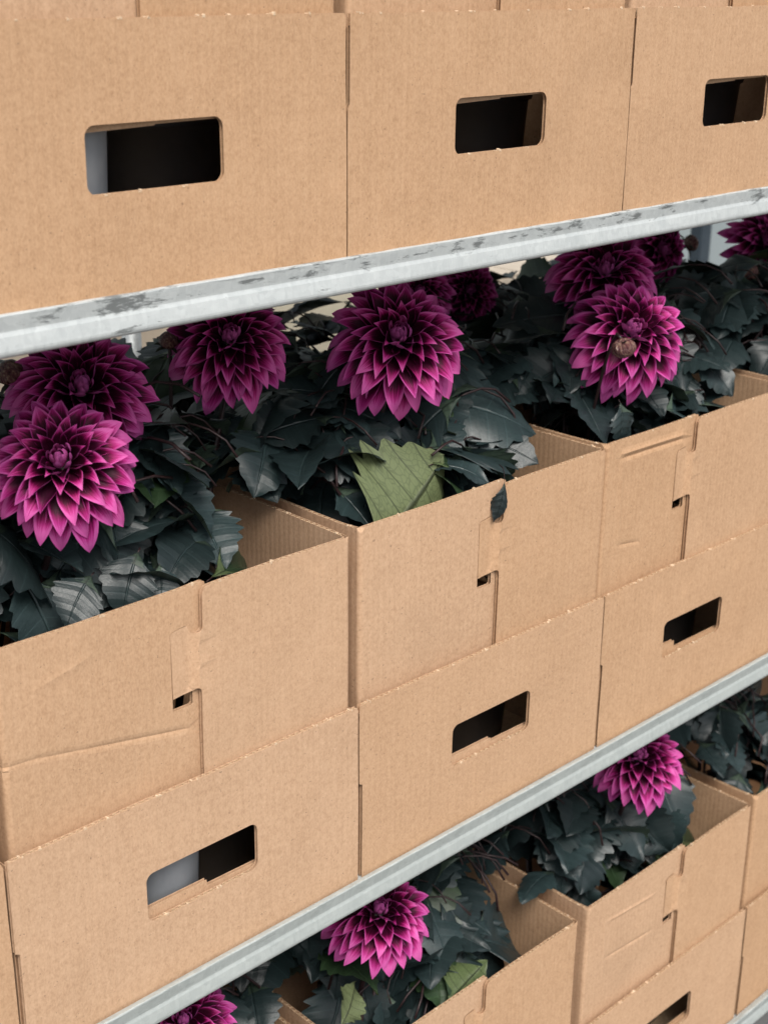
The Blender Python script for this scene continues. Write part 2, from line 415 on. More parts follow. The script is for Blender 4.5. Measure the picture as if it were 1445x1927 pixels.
    me = o.data; uvl = me.uv_layers.new(name='UVMap')
    ox, oz = rng.random()*5, rng.random()*5
    for lp in me.loops:
        a = UV[lp.vertex_index]; uvl.data[lp.index].uv = (a[0]+ox, a[1]+oz)
    if tops:
        V, F = [], []
        for (s0, s1, zf) in tops:
            k = int((s1-s0)/.00094); ph = rng.random()*6
            b = len(V)
            for i in range(k+1):
                s = s0+(s1-s0)*i/k; zt = zf(s)
                a = (h-li)*.86*math.sin(2*PI*s/.0075+ph); jt = .0003*noise.noise((s*300, seed, 2))
                for dz, do in ((-.0105, -.00026), (-.0002+jt, -.00026), (-.0002+jt, .00026), (-.0105, .00026)): V.append(P3(s, zt+dz, a+do))
            for i in range(k):
                for c in range(3): F.append((b+i*4+c, b+i*4+c+1, b+i*4+4+c+1, b+i*4+4+c))
        meshobj('fluted_edge', V, F, m_core, o)
        if nicks:
            V, F = [], []
            for (s0, s1, zf) in tops:
                s = s0+.01
                while s < s1-.008:
                    for _ in range(rng.randint(1, 3)):
                        ss = s+rng.uniform(-.003, .003); zz = zf(ss); b = len(V); wd = rng.uniform(.0006, .0019); hh = rng.uniform(.0004, .0016)*rng.choice((.5, 1, 1.2))
                        o0, o1 = (h*.3, h+.0002) if rng.random() < .6 else (-h, h*.4)
                        for (dx, dz, oo) in ((-wd, -.001, o0), (wd, -.001, o0), (wd, -.001, o1), (-wd, -.001, o1), (-wd*rng.uniform(.2, .9), hh, o0), (wd*rng.uniform(.1, .9), hh*rng.uniform(.4, 1), o0), (wd*rng.uniform(.1, .9), hh*rng.uniform(.5, 1), o1), (-wd*rng.uniform(.2, .9), hh*rng.uniform(.3, 1), o1)):
                            V.append(P3(ss+dx, zz+dz, oo))
                        F += [(b, b+1, b+5, b+4), (b+1, b+2, b+6, b+5), (b+2, b+3, b+7, b+6), (b+3, b, b+4, b+7), (b+4, b+5, b+6, b+7)]
                    s += rng.uniform(.5, 2.2)*nicks
            meshobj('torn_fibres', V, F, m_fibre, o)['kind'] = 'stuff'
    return o

def handle_loop(cx, cz, hw=.1296, hh=.0514, r=.0085): return rrect(cx-hw/2, cx+hw/2, cz-hh/2, cz+hh/2, r)
def build_box(x, y, z, label, seed, group, seam=.215, hole_dx=0.0, front=True, upper_gap=False, creases_l=(), creases_r=(), stepx=.5, stepup=.0045, topstrip=False, dy=0, tilt=0, cx0=.012):
    r = empty('cardboard_box', (x, y+dy, z), label, 'box', group); r.rotation_euler.z = tilt
    rng = random.Random(seed)
    A = TH/2
    # ---- lower tray: front with hand hole, double wall behind it, ends, back, floor
    g = .0042
    xl, xr = .0012, W-.0004
    if upper_gap: left = [(xl+.0022, H), (xl+.0022, H*.64), (xl, H*.62), (xl, 0)]
    else: left = [(xl, H), (xl, H*.56), (xl+g, H*.55), (xl+g, 0)]
    zt = lambda s: H + .0010*noise.noise((s*11, seed, .3))
    top = [(xr-(xr-xl)*i/30, zt(xr-(xr-xl)*i/30)) for i in range(1, 30)]
    out = [(xr, 0), (xr, H*.5), (xr-.0008, H*.75), (xr-.0008, H-.004), (xr-.0025, H)] + top + [(left[0][0]+.001, H)] + left
    cz = H-.1012; cx = W/2+.0009+hole_dx
    p = Path([(0, A), (W, A)], 1)
    cardboard('front_panel', r, p, out, [handle_loop(cx, cz)] if front else [], seed, .0007, (),
              [(left[0][0]+.002, xr-.003, zt)] + ([(cx-.056, cx+.056, lambda s: cz-.0514/2)] if front else []), .030)
    if front:
        # inner wall: its own hand hole is stepped and does not quite line up
        hx0, hx1 = cx-.068, cx+.086
        zb, ztp = cz-.0265, cz+.0275
        if topstrip: hole = [(hx0, zb), (hx1, zb), (hx1, ztp-.004), (cx+.004, ztp-.004-.001), (cx+.003, cz+.0215), (hx0, cz+.0195)]
        else: hole = [(hx0, zb+.012*stepup/.0045), (cx-.068+.135*stepx, zb+.011*stepup/.0045), (cx-.067+.135*stepx, zb+.0035), (hx1, zb+.0025), (hx1, ztp), (hx0, ztp)]
        cardboard('inner_wall', r, Path([(0, .0068+A), (W, .0068+A)], 1), [(.012, .004), (W-.012, .004), (W-.012, H-.04), (.012, H-.04)], [hole], seed+50, .0004, ())
    zs = H-.012
    cardboard('tray_end', r, Path([(.003+A, TH+.001), (.003+A, DEPTH-.001)], -1), [(0, .001), (DEPTH-TH-.002, .001), (DEPTH-TH-.002, zs), (0, zs)], (), seed+1, .0004)
    cardboard('tray_end', r, Path([(W-.0035-A, TH+.001), (W-.0035-A, DEPTH-.001)], 1), [(0, .001), (DEPTH-TH-.002, .001), (DEPTH-TH-.002, zs), (0, zs)], (), seed+2, .0004)
    cardboard('tray_back', r, Path([(.002, DEPTH-A), (W-.002, DEPTH-A)], -1), [(0, .001), (W-.004, .001), (W-.004, zs), (0, zs)], (), seed+3, .0004)
    bevbox('tray_floor', (.009, W-.009, .006, DEPTH-.006, .0005, .004), m_core, r, .0005)
    # ---- collar: two folded sheets hooked together in front
    x0, x1 = cx0, W-.006
    yr, yl = .0066+A, .0128+A; yb = DEPTH-.007
    zb = H-.034; TL = H+HC+.0022; TR = H+HC-.0005
    xc = (x0+x1)/2
    # left sheet: starts behind the right one
    xs = seam+.0085
    p = Path([(xs, yl), (x0+A, yl), (x0+A, yb), (xc-.001, yb)], -1)
    zl = lambda s: TL - .0012*min(1, s/.03) + .0011*noise.noise((s*9, seed, 7.7)) - .0022*min(1, max(0, (s-p.folds[0])/.02))
    k = 44; top = [(p.L*(1-i/k), zl(p.L*(1-i/k))) for i in range(k)]
    out = [(0, zb), (p.L, zb)] + top + [(.0035, TL), (.001, TL-.001), (0, TL-.004)]
    tz = H+.0815; s_h = xs-(seam-.0315)
    hole = [(xs-seam-a, H+c) for (a, c) in ((-.0319, .0690), (-.0120, .0690), (-.0100, .0705), (-.0098, .0828), (-.0030, .0836), (-.0030, .1385), (-.0126, .1385), (-.0132, .1476), (-.0150, .1490), (-.0275, .1474), (-.0305, .1464), (-.0319, .1434))]
    cl = [(xs-a, H+bz, xs-c, H+dz, am, wd) for (a, bz, c, dz, am, wd) in creases_l]
    cardboard('left_wall', r, p, out, [hole], seed+11, .0010, cl, [(.004, p.folds[0]-.004, zl), (p.folds[0]+.008, p.folds[0]+.2, zl)], .055)
    # right sheet with the tongue
    p = Path([(seam, yr), (x1-A, yr), (x1-A, yb), (xc+.001, yb)], 1)
    zr = lambda s: TR + .0010*noise.noise((s*9, seed, 3.1)) + .0012*math.sin(min(1, max(0, s/.18))*PI)
    out = [(-.0045, zb), (p.L, zb)]
    out += [(p.L*(1-i/k), zr(p.L*(1-i/k))) for i in range(k) if p.L*(1-i/k) > .012]
    out += [(.0075, zr(.0075)-.0002), (.0045, TR-.0008), (.0022, TR-.0022), (.0008, TR-.0048), (0, TR-.008), (-.0004, H+.1485)]
    out += [(-.0066+.0062*math.cos(a), H+.1465+.0062*math.sin(a)) for a in [-PI*i/7 for i in range(0, 8)]]
    out += [(-.0130, H+.1480), (-.0150, H+.1484), (-.0275, H+.1468), (-.0303, H+.1458), (-.0315, H+.1430), (-.0315, H+.0815), (-.0105, H+.0838), (-.0075, H+.0856), (-.0055, H+.0856), (-.0040, H+.0838), (-.0037, H+.079), (-.0042, H+.05)]
    cr = [(a-seam, H+bz, c-seam, H+dz, am, wd) for (a, bz, c, dz, am, wd) in creases_r]
    cardboard('right_wall', r, p, out, (), seed+12, .0007, cr, [(.009, p.folds[0]-.004, zr), (p.folds[0]+.008, p.folds[0]+.2, zr)], .06,
              bend=lambda x, z: -.0058*(lambda q: q*q*(3-2*q))(min(1, max(0, (-.002-x)/.012))) if H+.0775 < z < H+.1495 and x < -.002 else 0,
              extra=[(-.0050-.003*i, H+.088+.008*k2) for i in range(9) for k2 in range(8)])
    return r

G_UP, G_MID, G_LOW, G_BACK = 'boxes in the uppermost row', 'boxes in the middle row', 'boxes in the lowest row', 'boxes in the rear row'
X1 = -.0182
build_box(X1, 0, ROW1, 'box at the top left whose hand hole shows a pale grey strip', 101, G_UP, seam=.20, upper_gap=True, topstrip=True)
build_box(X1+W, 0, ROW1, 'box in the middle of the uppermost row with dark hand hole', 202, G_UP, seam=.205, upper_gap=True, topstrip=True)
build_box(X1+2*W, 0, ROW1, 'box at the top right, its hand hole cut by the picture edge', 303, G_UP, seam=.19, upper_gap=True, topstrip=True)
build_box(-W, 0, ROW2, 'box at the lower left edge of which only a sliver shows', 404, G_MID, dy=.002)
build_box(0, 0, ROW2, 'leftmost middle-row box, pale grey showing in its hand hole, two blooms above it', 505, G_MID, seam=.215,
          creases_l=[(.2, .046, .10, .065, -.0011, .0024), (.10, .065, .045, .076, -.0008, .0022), (.0, .08, .047, .0765, -.0006, .002), (.05, .140, .10, .152, .0005, .004)], stepx=.56, stepup=.0042)
build_box(W, 0, ROW2, 'middle-row box with a leaf caught in its slot and a large pale green leaf', 616, G_MID, seam=.218, hole_dx=.004, stepx=.55, stepup=.0035)
build_box(2*W, 0, ROW2, 'middle-row box on the right with a creased dent below its rim', 727, G_MID, seam=.176, hole_dx=-.006,
          creases_l=[(.005+.150, .166, .030, .1685, .0016, .0030), (.005+.150, .160, .034, .1625, -.0017, .0024), (.08, .045, .036, .052, -.0009, .002), (.033, .165, .036, .05, .0006, .003)], stepx=.28, stepup=.006, dy=.0005, cx0=.003)
build_box(3*W, 0, ROW2, 'middle-row box at the right edge, only its dark leaves in view', 808, G_MID)
X3 = .008
build_box(X3, 0, ROW3, 'lowest-row box at the bottom left, only an inner wall corner showing', 909, G_LOW)
build_box(X3+W, 0, ROW3, 'lowest-row box with a bloom and pale green leaves at bottom centre', 919, G_LOW)
build_box(X3+2*W+.010, 0, ROW3, 'lowest-row box with left side in view, right of the bottom centre box', 929, G_LOW, seam=.222,
          creases_l=[(.16, .135, .06, .143, .0010, .002), (.16, .075, .06, .083, -.0010, .002), (.05, .15, .055, .06, .0006, .002)])
build_box(X3+3*W+.012, 0, ROW3, 'lowest-row box at the bottom right picture edge, partly in view', 939, G_LOW)
YB = .288
for i, lab in ((0, 'rear box behind the leftmost middle-row box, hidden by leaves'), (1, 'rear box behind the centre bloom, hidden by dark leaves'), (2, 'rear box behind the right-hand pair of blooms'), (3, 'rear box at the far right under the grey wall')):
    build_box(i*W+.01, YB, ROW2, lab, 1000+i*13, G_BACK, front=False)

# ------------------------------------------------------------------ petals
PP = [(0, .34), (.15, .60), (.30, .85), (.45, .99), (.58, 1.0), (.70, .88), (.80, .68), (.88, .46), (.94, .26), (1, .01)]
def prof(v):
    for (a, b_), (c, d) in zip(PP, PP[1:]):
        if v <= c: return b_+(d-b_)*(v-a)/(c-a)
    return .01
def make_petal(kind, rng):
    # (width/length, cup at base, cup at tip, bend, dark extent, tip hook)
    wd, c0, c1, bend, dark, tip = [(.36, 2.4, 2.0, .75, .30, .0), (.47, 2.9, 2.5, .35, .78, -1.4), (.42, 2.8, 2.2, -.05, .79, -1.2), (.37, 2.6, 1.9, -.45, .70, -.5), (.35, 2.4, 1.55, -.82, .61, .0)][kind]
    wd *= rng.uniform(.92, 1.1); bend += rng.uniform(-.1, .1); dark += rng.uniform(-.04, .04); tw = rng.uniform(-.35, .35); c1 *= rng.uniform(.8, 1.25)
    nu, nv = 7, 13; V, UV = [], []
    for j in range(nv):
        v = j/(nv-1)
        ww = wd/2*prof(v)
        if j == nv-1: ww = .004
        cup = c0+(c1-c0)*min(1, v/.8)
        ang = bend*v*v + tip*max(0, v-.75)*4*max(0, v-.75)
        yy = v*math.cos(ang*.55); zz = v*math.sin(ang*.55)
        for i in range(nu):
            s = i/(nu-1)*2-1; th = s*cup/2*1.0
            lx = ww*math.sin(th)/max(.05, math.sin(cup/2) if cup < PI else 1)
            lz = ww*(1-math.cos(th))/max(.05, math.sin(cup/2) if cup < PI else 1)
            rip = .010*math.sin(v*9+s*2+tw*9)*abs(s)
            x = lx*math.cos(tw*v) - lz*math.sin(tw*v)*.5; z = lz + lx*math.sin(tw*v)*.6 + rip
            V.append((x, yy - z*math.sin(ang)*.6, zz + z*math.cos(ang))); UV.append((i/(nu-1), v))
    F = [(j*nu+i, j*nu+i+1, (j+1)*nu+i+1, (j+1)*nu+i) for j in range(nv-1) for i in range(nu-1)]
    me = bpy.data.meshes.new('petal'); me.from_pydata(V, [], F); me.materials.append(m_petal)
    me.polygons.foreach_set('use_smooth', [True]*len(F))
    a = me.uv_layers.new(name='UVMap'); d = me.uv_layers.new(name='dark')
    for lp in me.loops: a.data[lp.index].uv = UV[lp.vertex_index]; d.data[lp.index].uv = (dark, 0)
    return me
_pr = random.Random(5)
PETALS = [[make_petal(k, _pr) for _ in range(5)] for k in range(5)]
def frame(y, z):                                 # rotation whose Y axis is y and whose Z axis is close to z
    y = y.normalized(); x = y.cross(z).normalized(); z = x.cross(y)
    return Matrix((x, y, z)).transposed()
# receptacle with green bracts behind the petals
def make_head():
    V, F = [], []; n_, prof = 12, [(.0, -.30), (.10, -.29), (.20, -.20), (.24, -.06), (.20, .05), (.10, .10), (.0, .11)]
    for (r_, z_) in prof:
        for k in range(n_): V.append((max(r_, .001)*math.cos(2*PI*k/n_), max(r_, .001)*math.sin(2*PI*k/n_), z_))
    for j in range(len(prof)-1):
        for k in range(n_): F.append((j*n_+k, j*n_+(k+1) % n_, (j+1)*n_+(k+1) % n_, (j+1)*n_+k))
    for q in range(9):
        a = q*2*PI/9; b = len(V)
        for (r_, z_, hw) in ((.16, -.26, .06), (.34, -.24, .09), (.50, -.20, .05), (.58, -.22, .004)):
            for s in (-1, 1): V.append((r_*math.cos(a)-s*hw*math.sin(a), r_*math.sin(a)+s*hw*math.cos(a), z_))
        for j in range(3): F.append((b+j*2, b+j*2+1, b+j*2+3, b+j*2+2))
    me = bpy.data.meshes.new('flower_head'); me.from_pydata(V, [], F); me.materials.append(m_calyx)
    me.polygons.foreach_set('use_smooth', [True]*len(F)); return me
HEAD = make_head()
def flower(parent, ploc, pos, axis, R, seed, npet=104):
    rng = random.Random(seed)
    axis = axis.normalized(); up = Vector((0, 0, 1)) if abs(axis.z) < .9 else Vector((0, 1, 0))
    xa = up.cross(axis).normalized(); ya = axis.cross(xa)
    h = bpy.data.objects.new('flower_head', HEAD); link(h, parent)
    MR = Matrix((xa, ya, axis)).transposed()
    h.matrix_local = Matrix.Translation(pos-ploc) @ MR.to_4x4() @ Matrix.Diagonal((R, R, R, 1))
    rot0 = rng.random()*6
    for i in range(npet):
        t = (i+.5)/npet; ph = rot0+i*2.39996+rng.uniform(-.10, .10)
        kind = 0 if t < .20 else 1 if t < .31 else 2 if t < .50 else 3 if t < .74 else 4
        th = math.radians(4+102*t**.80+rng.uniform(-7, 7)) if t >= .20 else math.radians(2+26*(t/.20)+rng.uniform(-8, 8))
        L = (.16+.84*t**.72)*rng.uniform(.92, 1.07)*.90
        if t < .20: L = (.20+.10*t/.20)*rng.uniform(.85, 1.15)
        r0 = .02+.20*math.sqrt(t); h0 = .14-.24*t
        rad = Vector((math.cos(ph), math.sin(ph), 0)); ax = Vector((0, 0, 1))
        y = rad*math.sin(th)+ax*math.cos(th); z = -rad*math.cos(th)+ax*math.sin(th)
        fm = frame(y, z) @ Matrix.Rotation(rng.uniform(-.22, .22), 3, 'Y')
        o = bpy.data.objects.new('petal', rng.choice(PETALS[kind])); link(o, h)
        wsc = rng.uniform(.92, 1.1)
        o.matrix_local = Matrix.Translation(rad*r0+ax*h0) @ fm.to_4x4() @ Matrix.Diagonal((L*wsc, L, L, 1))
    return h
BUDS = []
def make_bud():
    V, F = [], []; n_ = 42; m_ = 14
    for j in range(m_+1):
        a = PI*j/m_
        for k in range(n_):
            q = 2*PI*k/n_; r_ = math.sin(a)*(1+.085*abs(math.sin(3.5*q+1.3*a))*math.sin(a)); V.append((max(r_, .002)*math.cos(q), max(r_, .002)*math.sin(q), -math.cos(a)*.86))
    for j in range(m_):
        for k in range(n_): F.append((j*n_+k, j*n_+(k+1) % n_, (j+1)*n_+(k+1) % n_, (j+1)*n_+k))
    me = bpy.data.meshes.new('bud'); me.from_pydata(V, [], F); me.materials.append(m_bud); me.polygons.foreach_set('use_smooth', [True]*len(F))
    s = bpy.data.meshes.new('sepal')
    V = []; F = []
    for j in range(7):
        v = j/6; hw = .26*math.sin(PI*min(1, .18+.82*v))**.8+.01
        for k in (-1, 0, 1): V.append((k*hw, v*1.35, .28*math.sin(v*2.6)-.05*abs(k)))
    for j in range(6):
        for k in range(2): F.append((j*3+k, j*3+k+1, j*3+k+4, j*3+k+3))
    s.from_pydata(V, [], F); s.materials.append(m_calyx); s.polygons.foreach_set('use_smooth', [True]*len(F))
    return me, s
BUD, SEPAL = make_bud()
def bud(parent, ploc, pos, axis, r, seed):
    rng = random.Random(seed); axis = axis.normalized(); xa = axis.orthogonal().normalized(); ya = axis.cross(xa)
    h = link(bpy.data.objects.new('bud', BUD), parent)
    h.matrix_local = Matrix.Translation(pos-ploc) @ Matrix((xa, ya, axis)).transposed().to_4x4() @ Matrix.Diagonal((r, r, r, 1))
    for q in range(5):
        a = q*2*PI/5+rng.uniform(-.2, .2); rad = Vector((math.cos(a), math.sin(a), 0)); el = rng.uniform(-.35, .35)
        o = link(bpy.data.objects.new('sepal', SEPAL), h)
        y = rad*math.cos(el)-Vector((0, 0, math.sin(el)))
        o.matrix_local = Matrix.Translation(rad*.45+Vector((0, 0, -.72))) @ frame(y, Vector((0, 0, 1))).to_4x4() @ Matrix.Scale(rng.uniform(.7, 1.0), 4)

# ------------------------------------------------------------------ leaves
def make_leaf(rng, mat, flat=False, stalk=True, skew=.22, wide=None):
    nt_, ns, sub = 6, 4, 4                         # teeth per side, columns per side, rows per tooth
    wd = rng.uniform(.58, .78); fold = rng.uniform(.08, .42); droop = rng.uniform(.3, 1.25); wave = rng.uniform(.015, .05); tw = rng.uniform(-.5, .5)
    if flat: fold, droop, wave, tw = .24, -.55, .07, .25
    tooth = rng.uniform(.11, .21); side = rng.uniform(-.14, .14); w2 = rng.random()*6; cu = rng.uniform(-.1, .35)
    if wide: wd, tooth, side, droop, fold, wave = wide, .20, .03, -.30, .16, .05
    V, UV = [], []; rows = sub*nt_+1
    for j in range(rows):
        v = j/(rows-1); fr = (v*nt_) % 1.0 if j < rows-1 else 0
        base = wd/2*(math.sin(PI*v**.70)**.75 if 0 < v < 1 else 0)
        notch = 0 if fr == 0 else (1.0 if abs(fr-.25) < .05 else .62 if abs(fr-.5) < .05 else .22)
        base *= 1+tooth*.35-tooth*1.2*notch
        for i in range(-ns, ns+1):
            s_ = i/ns; a = abs(s_)
            sk = (skew*(1-v)+.02)*a**1.1
            y = v*.97+sk*(1-v*.4); x = base*s_+side*v*v
            if j == rows-1: x = side; y = 1.0
            xr = abs(x-side*v*v)
            z = fold*xr - cu*xr*xr*4 + wave*math.sin(v*7+w2+s_*1.5)*a**1.4*min(1, v*5) + (.020 if flat else .007)*math.cos(2*PI*v*nt_)*a*(1-.6*a)
            x2 = x*math.cos(tw*v)-z*math.sin(tw*v); z2 = z*math.cos(tw*v)+x*math.sin(tw*v)
            ang = droop*y
            yy = math.sin(ang)/droop; zz = -(1-math.cos(ang))/droop
            V.append((x2, yy+z2*math.sin(ang), zz+z2*math.cos(ang))); UV.append((s_, v))
    nc = 2*ns+1
    F = [(j*nc+i, j*nc+i+1, (j+1)*nc+i+1, (j+1)*nc+i) for j in range(rows-1) for i in range(nc-1)]
    fm = [0]*len(F); nl = len(V)
    pts = [(0, .05, .004), (0, 0, 0), (0, -.16, -.03), (rng.uniform(-.05, .05), -.30, -.13), (rng.uniform(-.08, .08), -.40, -.28)]
    if not stalk: pts = pts[:2]+[(0, -.05, -.01)]
    tube(V, F, pts, [.006, .010, .011, .012, .013][:len(pts)], 5); fm += [1]*(len(F)-len(fm)); UV += [(.3, .25)]*(len(V)-nl)
    me = bpy.data.meshes.new('leaf'); me.from_pydata([tuple(v) for v in V], [], F); me.materials.append(mat); me.materials.append(m_stem)
    me.polygons.foreach_set('use_smooth', [True]*len(F)); me.polygons.foreach_set('material_index', fm)
    a = me.uv_layers.new(name='UVMap')
    for lp in me.loops: a.data[lp.index].uv = UV[lp.vertex_index]
    return me
_lr = random.Random(11)
LEAVES = [make_leaf(_lr, m_leaf) for _ in range(16)]
LEAVES_G = [make_leaf(_lr, m_leafg) for _ in range(4)]
LEAF_PALE = [make_leaf(_lr, m_leafu, True, False) for _ in range(3)]
LEAF_WIDE = make_leaf(random.Random(77), m_leafu, True, False, .06, 1.12)
LEAVES_N = [make_leaf(_lr, m_leaf, False, False) for _ in range(16)]
LEAVES_GN = [make_leaf(_lr, m_leafg, False, False) for _ in range(4)]
def put_leaf(parent, ploc, me, base, direc, normal, L, wsc=1.0, label=None):
    o = link(bpy.data.objects.new('leaf', me), parent)
    o.matrix_local = Matrix.Translation(base-ploc) @ frame(direc, normal).to_4x4() @ Matrix.Diagonal((L*wsc, L, L, 1))
    if label: o['label'] = label
    return o
def make_pot():
    V, F = [], []; n_ = 40
    prof = [(.001, .0), (.070, .0), (.0715, .002), (.0800, .108), (.0835, .109), (.0842, .112), (.0845, .128), (.083, .130), (.081, .129), (.0805, .118), (.001, .118)]
    for (r_, z_) in prof:
        for k in range(n_): V.append((r_*math.cos(2*PI*k/n_), r_*math.sin(2*PI*k/n_), z_))
    fm = []
    for j in range(len(prof)-1):
        for k in range(n_): F.append((j*n_+k, j*n_+(k+1) % n_, (j+1)*n_+(k+1) % n_, (j+1)*n_+k)); fm.append(1 if j == len(prof)-2 else 0)
    out = []
    for mt in (m_blackpot, m_greypot):
        me = bpy.data.meshes.new('pot'); me.from_pydata(V, [], F); me.materials.append(mt); me.materials.append(m_soil)
        me.polygons.foreach_set('use_smooth', [True]*len(F)); me.polygons.foreach_set('material_index', fm); out.append(me)
    return out
POT_BLACK, POT_GREY = make_pot()

def plant(loc, bounds, label, seed, nleaf=44, flowers=(), buds=(), grey=False, ztop=HC, spread=.135, group=None, keep=None, gfrac=.06, lsize=1.0):
    """a potted dahlia: pot, stems, leaves, blooms and buds; bounds = the box it stands in (x0,x1,y0,y1), rim = collar top"""
    loc = Vector(loc); rng = random.Random(seed)
    r = empty('dahlia_plant', loc, label, 'plant', group)
    link(bpy.data.objects.new('pot', POT_GREY if grey else POT_BLACK), r)
    rim = loc.z-.004+H+HC; x0, x1, y0, y1 = bounds
    # stems
    V, F = [], []
    heads = []
    for (pos, axis, R, fs) in flowers:
        axis = axis.normalized(); b = pos-axis*R*.30
        st = Vector((loc.x+rng.uniform(-.03, .03), loc.y+rng.uniform(-.02, .03), loc.z+.115))
        c1 = st.lerp(b, .45)+Vector((0, 0, .03)); c2 = b-axis*.035-Vector((0, 0, .03))
        pts = []
        for k in range(9):
            t = k/8; pts.append(st*(1-t)**3+c1*3*t*(1-t)**2+c2*3*t*t*(1-t)+b*t**3)
        tube(V, F, [p-loc for p in pts], [.0042-.0014*k/8 for k in range(9)], 8); heads.append((pos, axis, R, fs))
    for (pos, axis, R, fs) in buds:
        axis = axis.normalized(); b = pos-axis*R*.8; st = Vector((loc.x+rng.uniform(-.03, .03), loc.y+rng.uniform(-.02, .03), loc.z+.13))
        c2 = b-axis*.05; pts = []
        for k in range(8):
            t = k/7; pts.append(st*(1-t)**2+c2*2*t*(1-t)+b*t*t)
        tube(V, F, [p-loc for p in pts], .0021, 6)
    for k in range(5):
        a = rng.random()*2*PI; e = Vector((rng.uniform(.02, .07)*math.cos(a), rng.uniform(.02, .06)*math.sin(a), rim-loc.z-.02+rng.uniform(-.03, .02)))
        tube(V, F, [(e.x*.2, e.y*.2, .11), (e.x*.5, e.y*.5, .18), (e.x*.8, e.y*.8, .26), tuple(e)], [.0042, .0038, .0032, .0022], 6)
    s = meshobj('stem', [tuple(v) for v in V], F, m_stem, r, smooth=True)
    for (pos, axis, R, fs) in heads: flower(r, loc, pos, axis, R, fs)
    for (pos, axis, R, fs) in buds: bud(r, loc, pos, axis, R, fs)
    # leaves
    made = 0; tries = 0; nleaf = int(nleaf*1.85)
    while made < nleaf and tries < nleaf*120:
        tries += 1
        a = rng.random()*2*PI; q = spread*math.sqrt(rng.random())*1.15
        cx, cy = loc.x+q*1.05*math.cos(a), loc.y+q*math.sin(a)
        lay = rng.random()
        dome = .050*(1-min(1, (q/spread)**2)) + .075*min(1, max(0, (cy-y0-.05)/.12))*(1-.55*max(0, (cx-loc.x))/spread)
        cz = rim + dome + (rng.uniform(-.030, .015) if lay < .5 else rng.uniform(-.085, -.02) if lay < .85 else rng.uniform(-.15, -.08))
        L = rng.uniform(.080, .138)*lsize
        az = a+rng.uniform(-.9, .9); pit = rng.uniform(-.35, .55)-.5*(q/spread)*rng.random()
        d = Vector((math.cos(az)*math.cos(pit), math.sin(az)*math.cos(pit), math.sin(pit)))
        nn = Vector((rng.gauss(0, .30), rng.gauss(-.10, .30), 1)); nn = (nn-d*nn.dot(d)).normalized()
        sx = d.cross(nn).normalized()*L*.32
        base = Vector((cx, cy, cz))-d*L*.5
        ok = not (cx > x1-.095 and cy < y0+.14)
        for p in (base, base-d*L*.40-nn*L*.28, base-d*L*.3-nn*L*.13, base+d*L*.35, base+d*L*.7-nn*L*.10, base+d*L*.97-nn*L*.30, base+d*L*.4+sx, base+d*L*.4-sx, base+d*L*.7+sx*.8, base+d*L*.7-sx*.8):
            if p.x > x1-.062 and p.y < y0+.135 and p.z > rim-.11: ok = False; break
            if y0 > .2 and p.z > rim+.085: ok = False; break
            mg = .010
            if p.z < rim+.016 and not (x0+mg < p.x < x1-mg and y0+mg+.006 < p.y < y1-mg): ok = False; break
            if p.y < .004 and loc.z > -.5: ok = False; break
            if p.z > rim+.175: ok = False; break
        if ok and keep:
            for (kp, kr) in keep:
                c = base+d*L*.5
                v = (kp-CAM).normalized(); tt = (c-CAM).dot(v)
                if tt < (kp-CAM).length-.01 and ((c-CAM)-v*tt).length < kr: ok = False; break
        if not ok: continue
        lp = rng.choice(LEAVES_G) if rng.random() < gfrac else rng.choice(LEAVES)
        put_leaf(r, loc, lp, base, d, nn, L, rng.uniform(.85, 1.15)); made += 1
    return r

tocam = lambda p: (CAM-p).normalized()
UP = Vector((0, 0, 1))
def bloom(px, py, Y, wpx, up=.35, right=0., seed=1, diam=None):
    wpx *= 1.11; p = at(px, py, Y); ax = (tocam(p) + UP*up + CR*right).normalized()
    return (p, ax, (diam or pxsize(p, wpx))/2, seed)

def bb(x, y=0.0): return (x+.012, x+W-.006, y+.012, y+DEPTH-.008)
Z2, Z3, Z1 = ROW2+.0045, ROW3+.0045, ROW1+.0045
PY = .150
# --- middle row, front boxes
f1 = bloom(116, 872, .060, 276, .48, -.06, 3); f2 = bloom(154, 735, .150, 278, .62, .05, 14)
f3 = bloom(432, 640, .165, 232, .55, .05, 25); f4 = bloom(748, 638, .090, 262, .62, .16, 36)
f5 = bloom(1184, 626, .055, 224, .55, .34, 47); f6 = bloom(1136, 514, .150, 205, .70, .12, 58)
f7 = bloom(1240, 470, .310, 130, .1, .75, 69); f8 = bloom(1436, 452, .260, 138, .2, .75, 70)
f9 = bloom(880, 548, .430, 128, .2, .3, 81); f10 = bloom(790, 552, .330, 125, .5, -.1, 92)
r1 = bloom(712, 1716, .060, 208, .80, .30, 103); r2 = bloom(1200, 1426, .060, 172, .80, .12, 114); r3 = bloom(345, 1925, .055, 205, .75, .1, 125)
K2 = [(f1[0], .05), (f2[0], .055), (f3[0], .06), (f4[0], .062), (f5[0], .062), (f6[0], .06), (f9[0], .05), (at(730, 930, .045), .062), (at(810, 905, .045), .055)]
KR = [(r1[0], .055), (r2[0], .055), (r3[0], .05)]
b = bb(0)
p_bud = lambda px, py, Y, wpx, ax, sd: (at(px, py, Y), Vector(ax), pxsize(at(px, py, Y), wpx)/2, sd)
plant((.100, .180, Z2), b, 'dahlia plant with the two large overlapping blooms at the left edge', 21, 58, [f1, f2], [p_bud(18, 700, .2, 50, (-.5, -.2, .8), 4)], keep=K2)
plant((.292, PY, Z2), b, 'dahlia plant with the shaded bloom tucked under the upper shelf edge', 32, 52, [f3], [p_bud(318, 640, .21, 36, (-.3, -.3, .8), 5)], keep=K2, group='dahlia plants in the middle row')
b = bb(W)
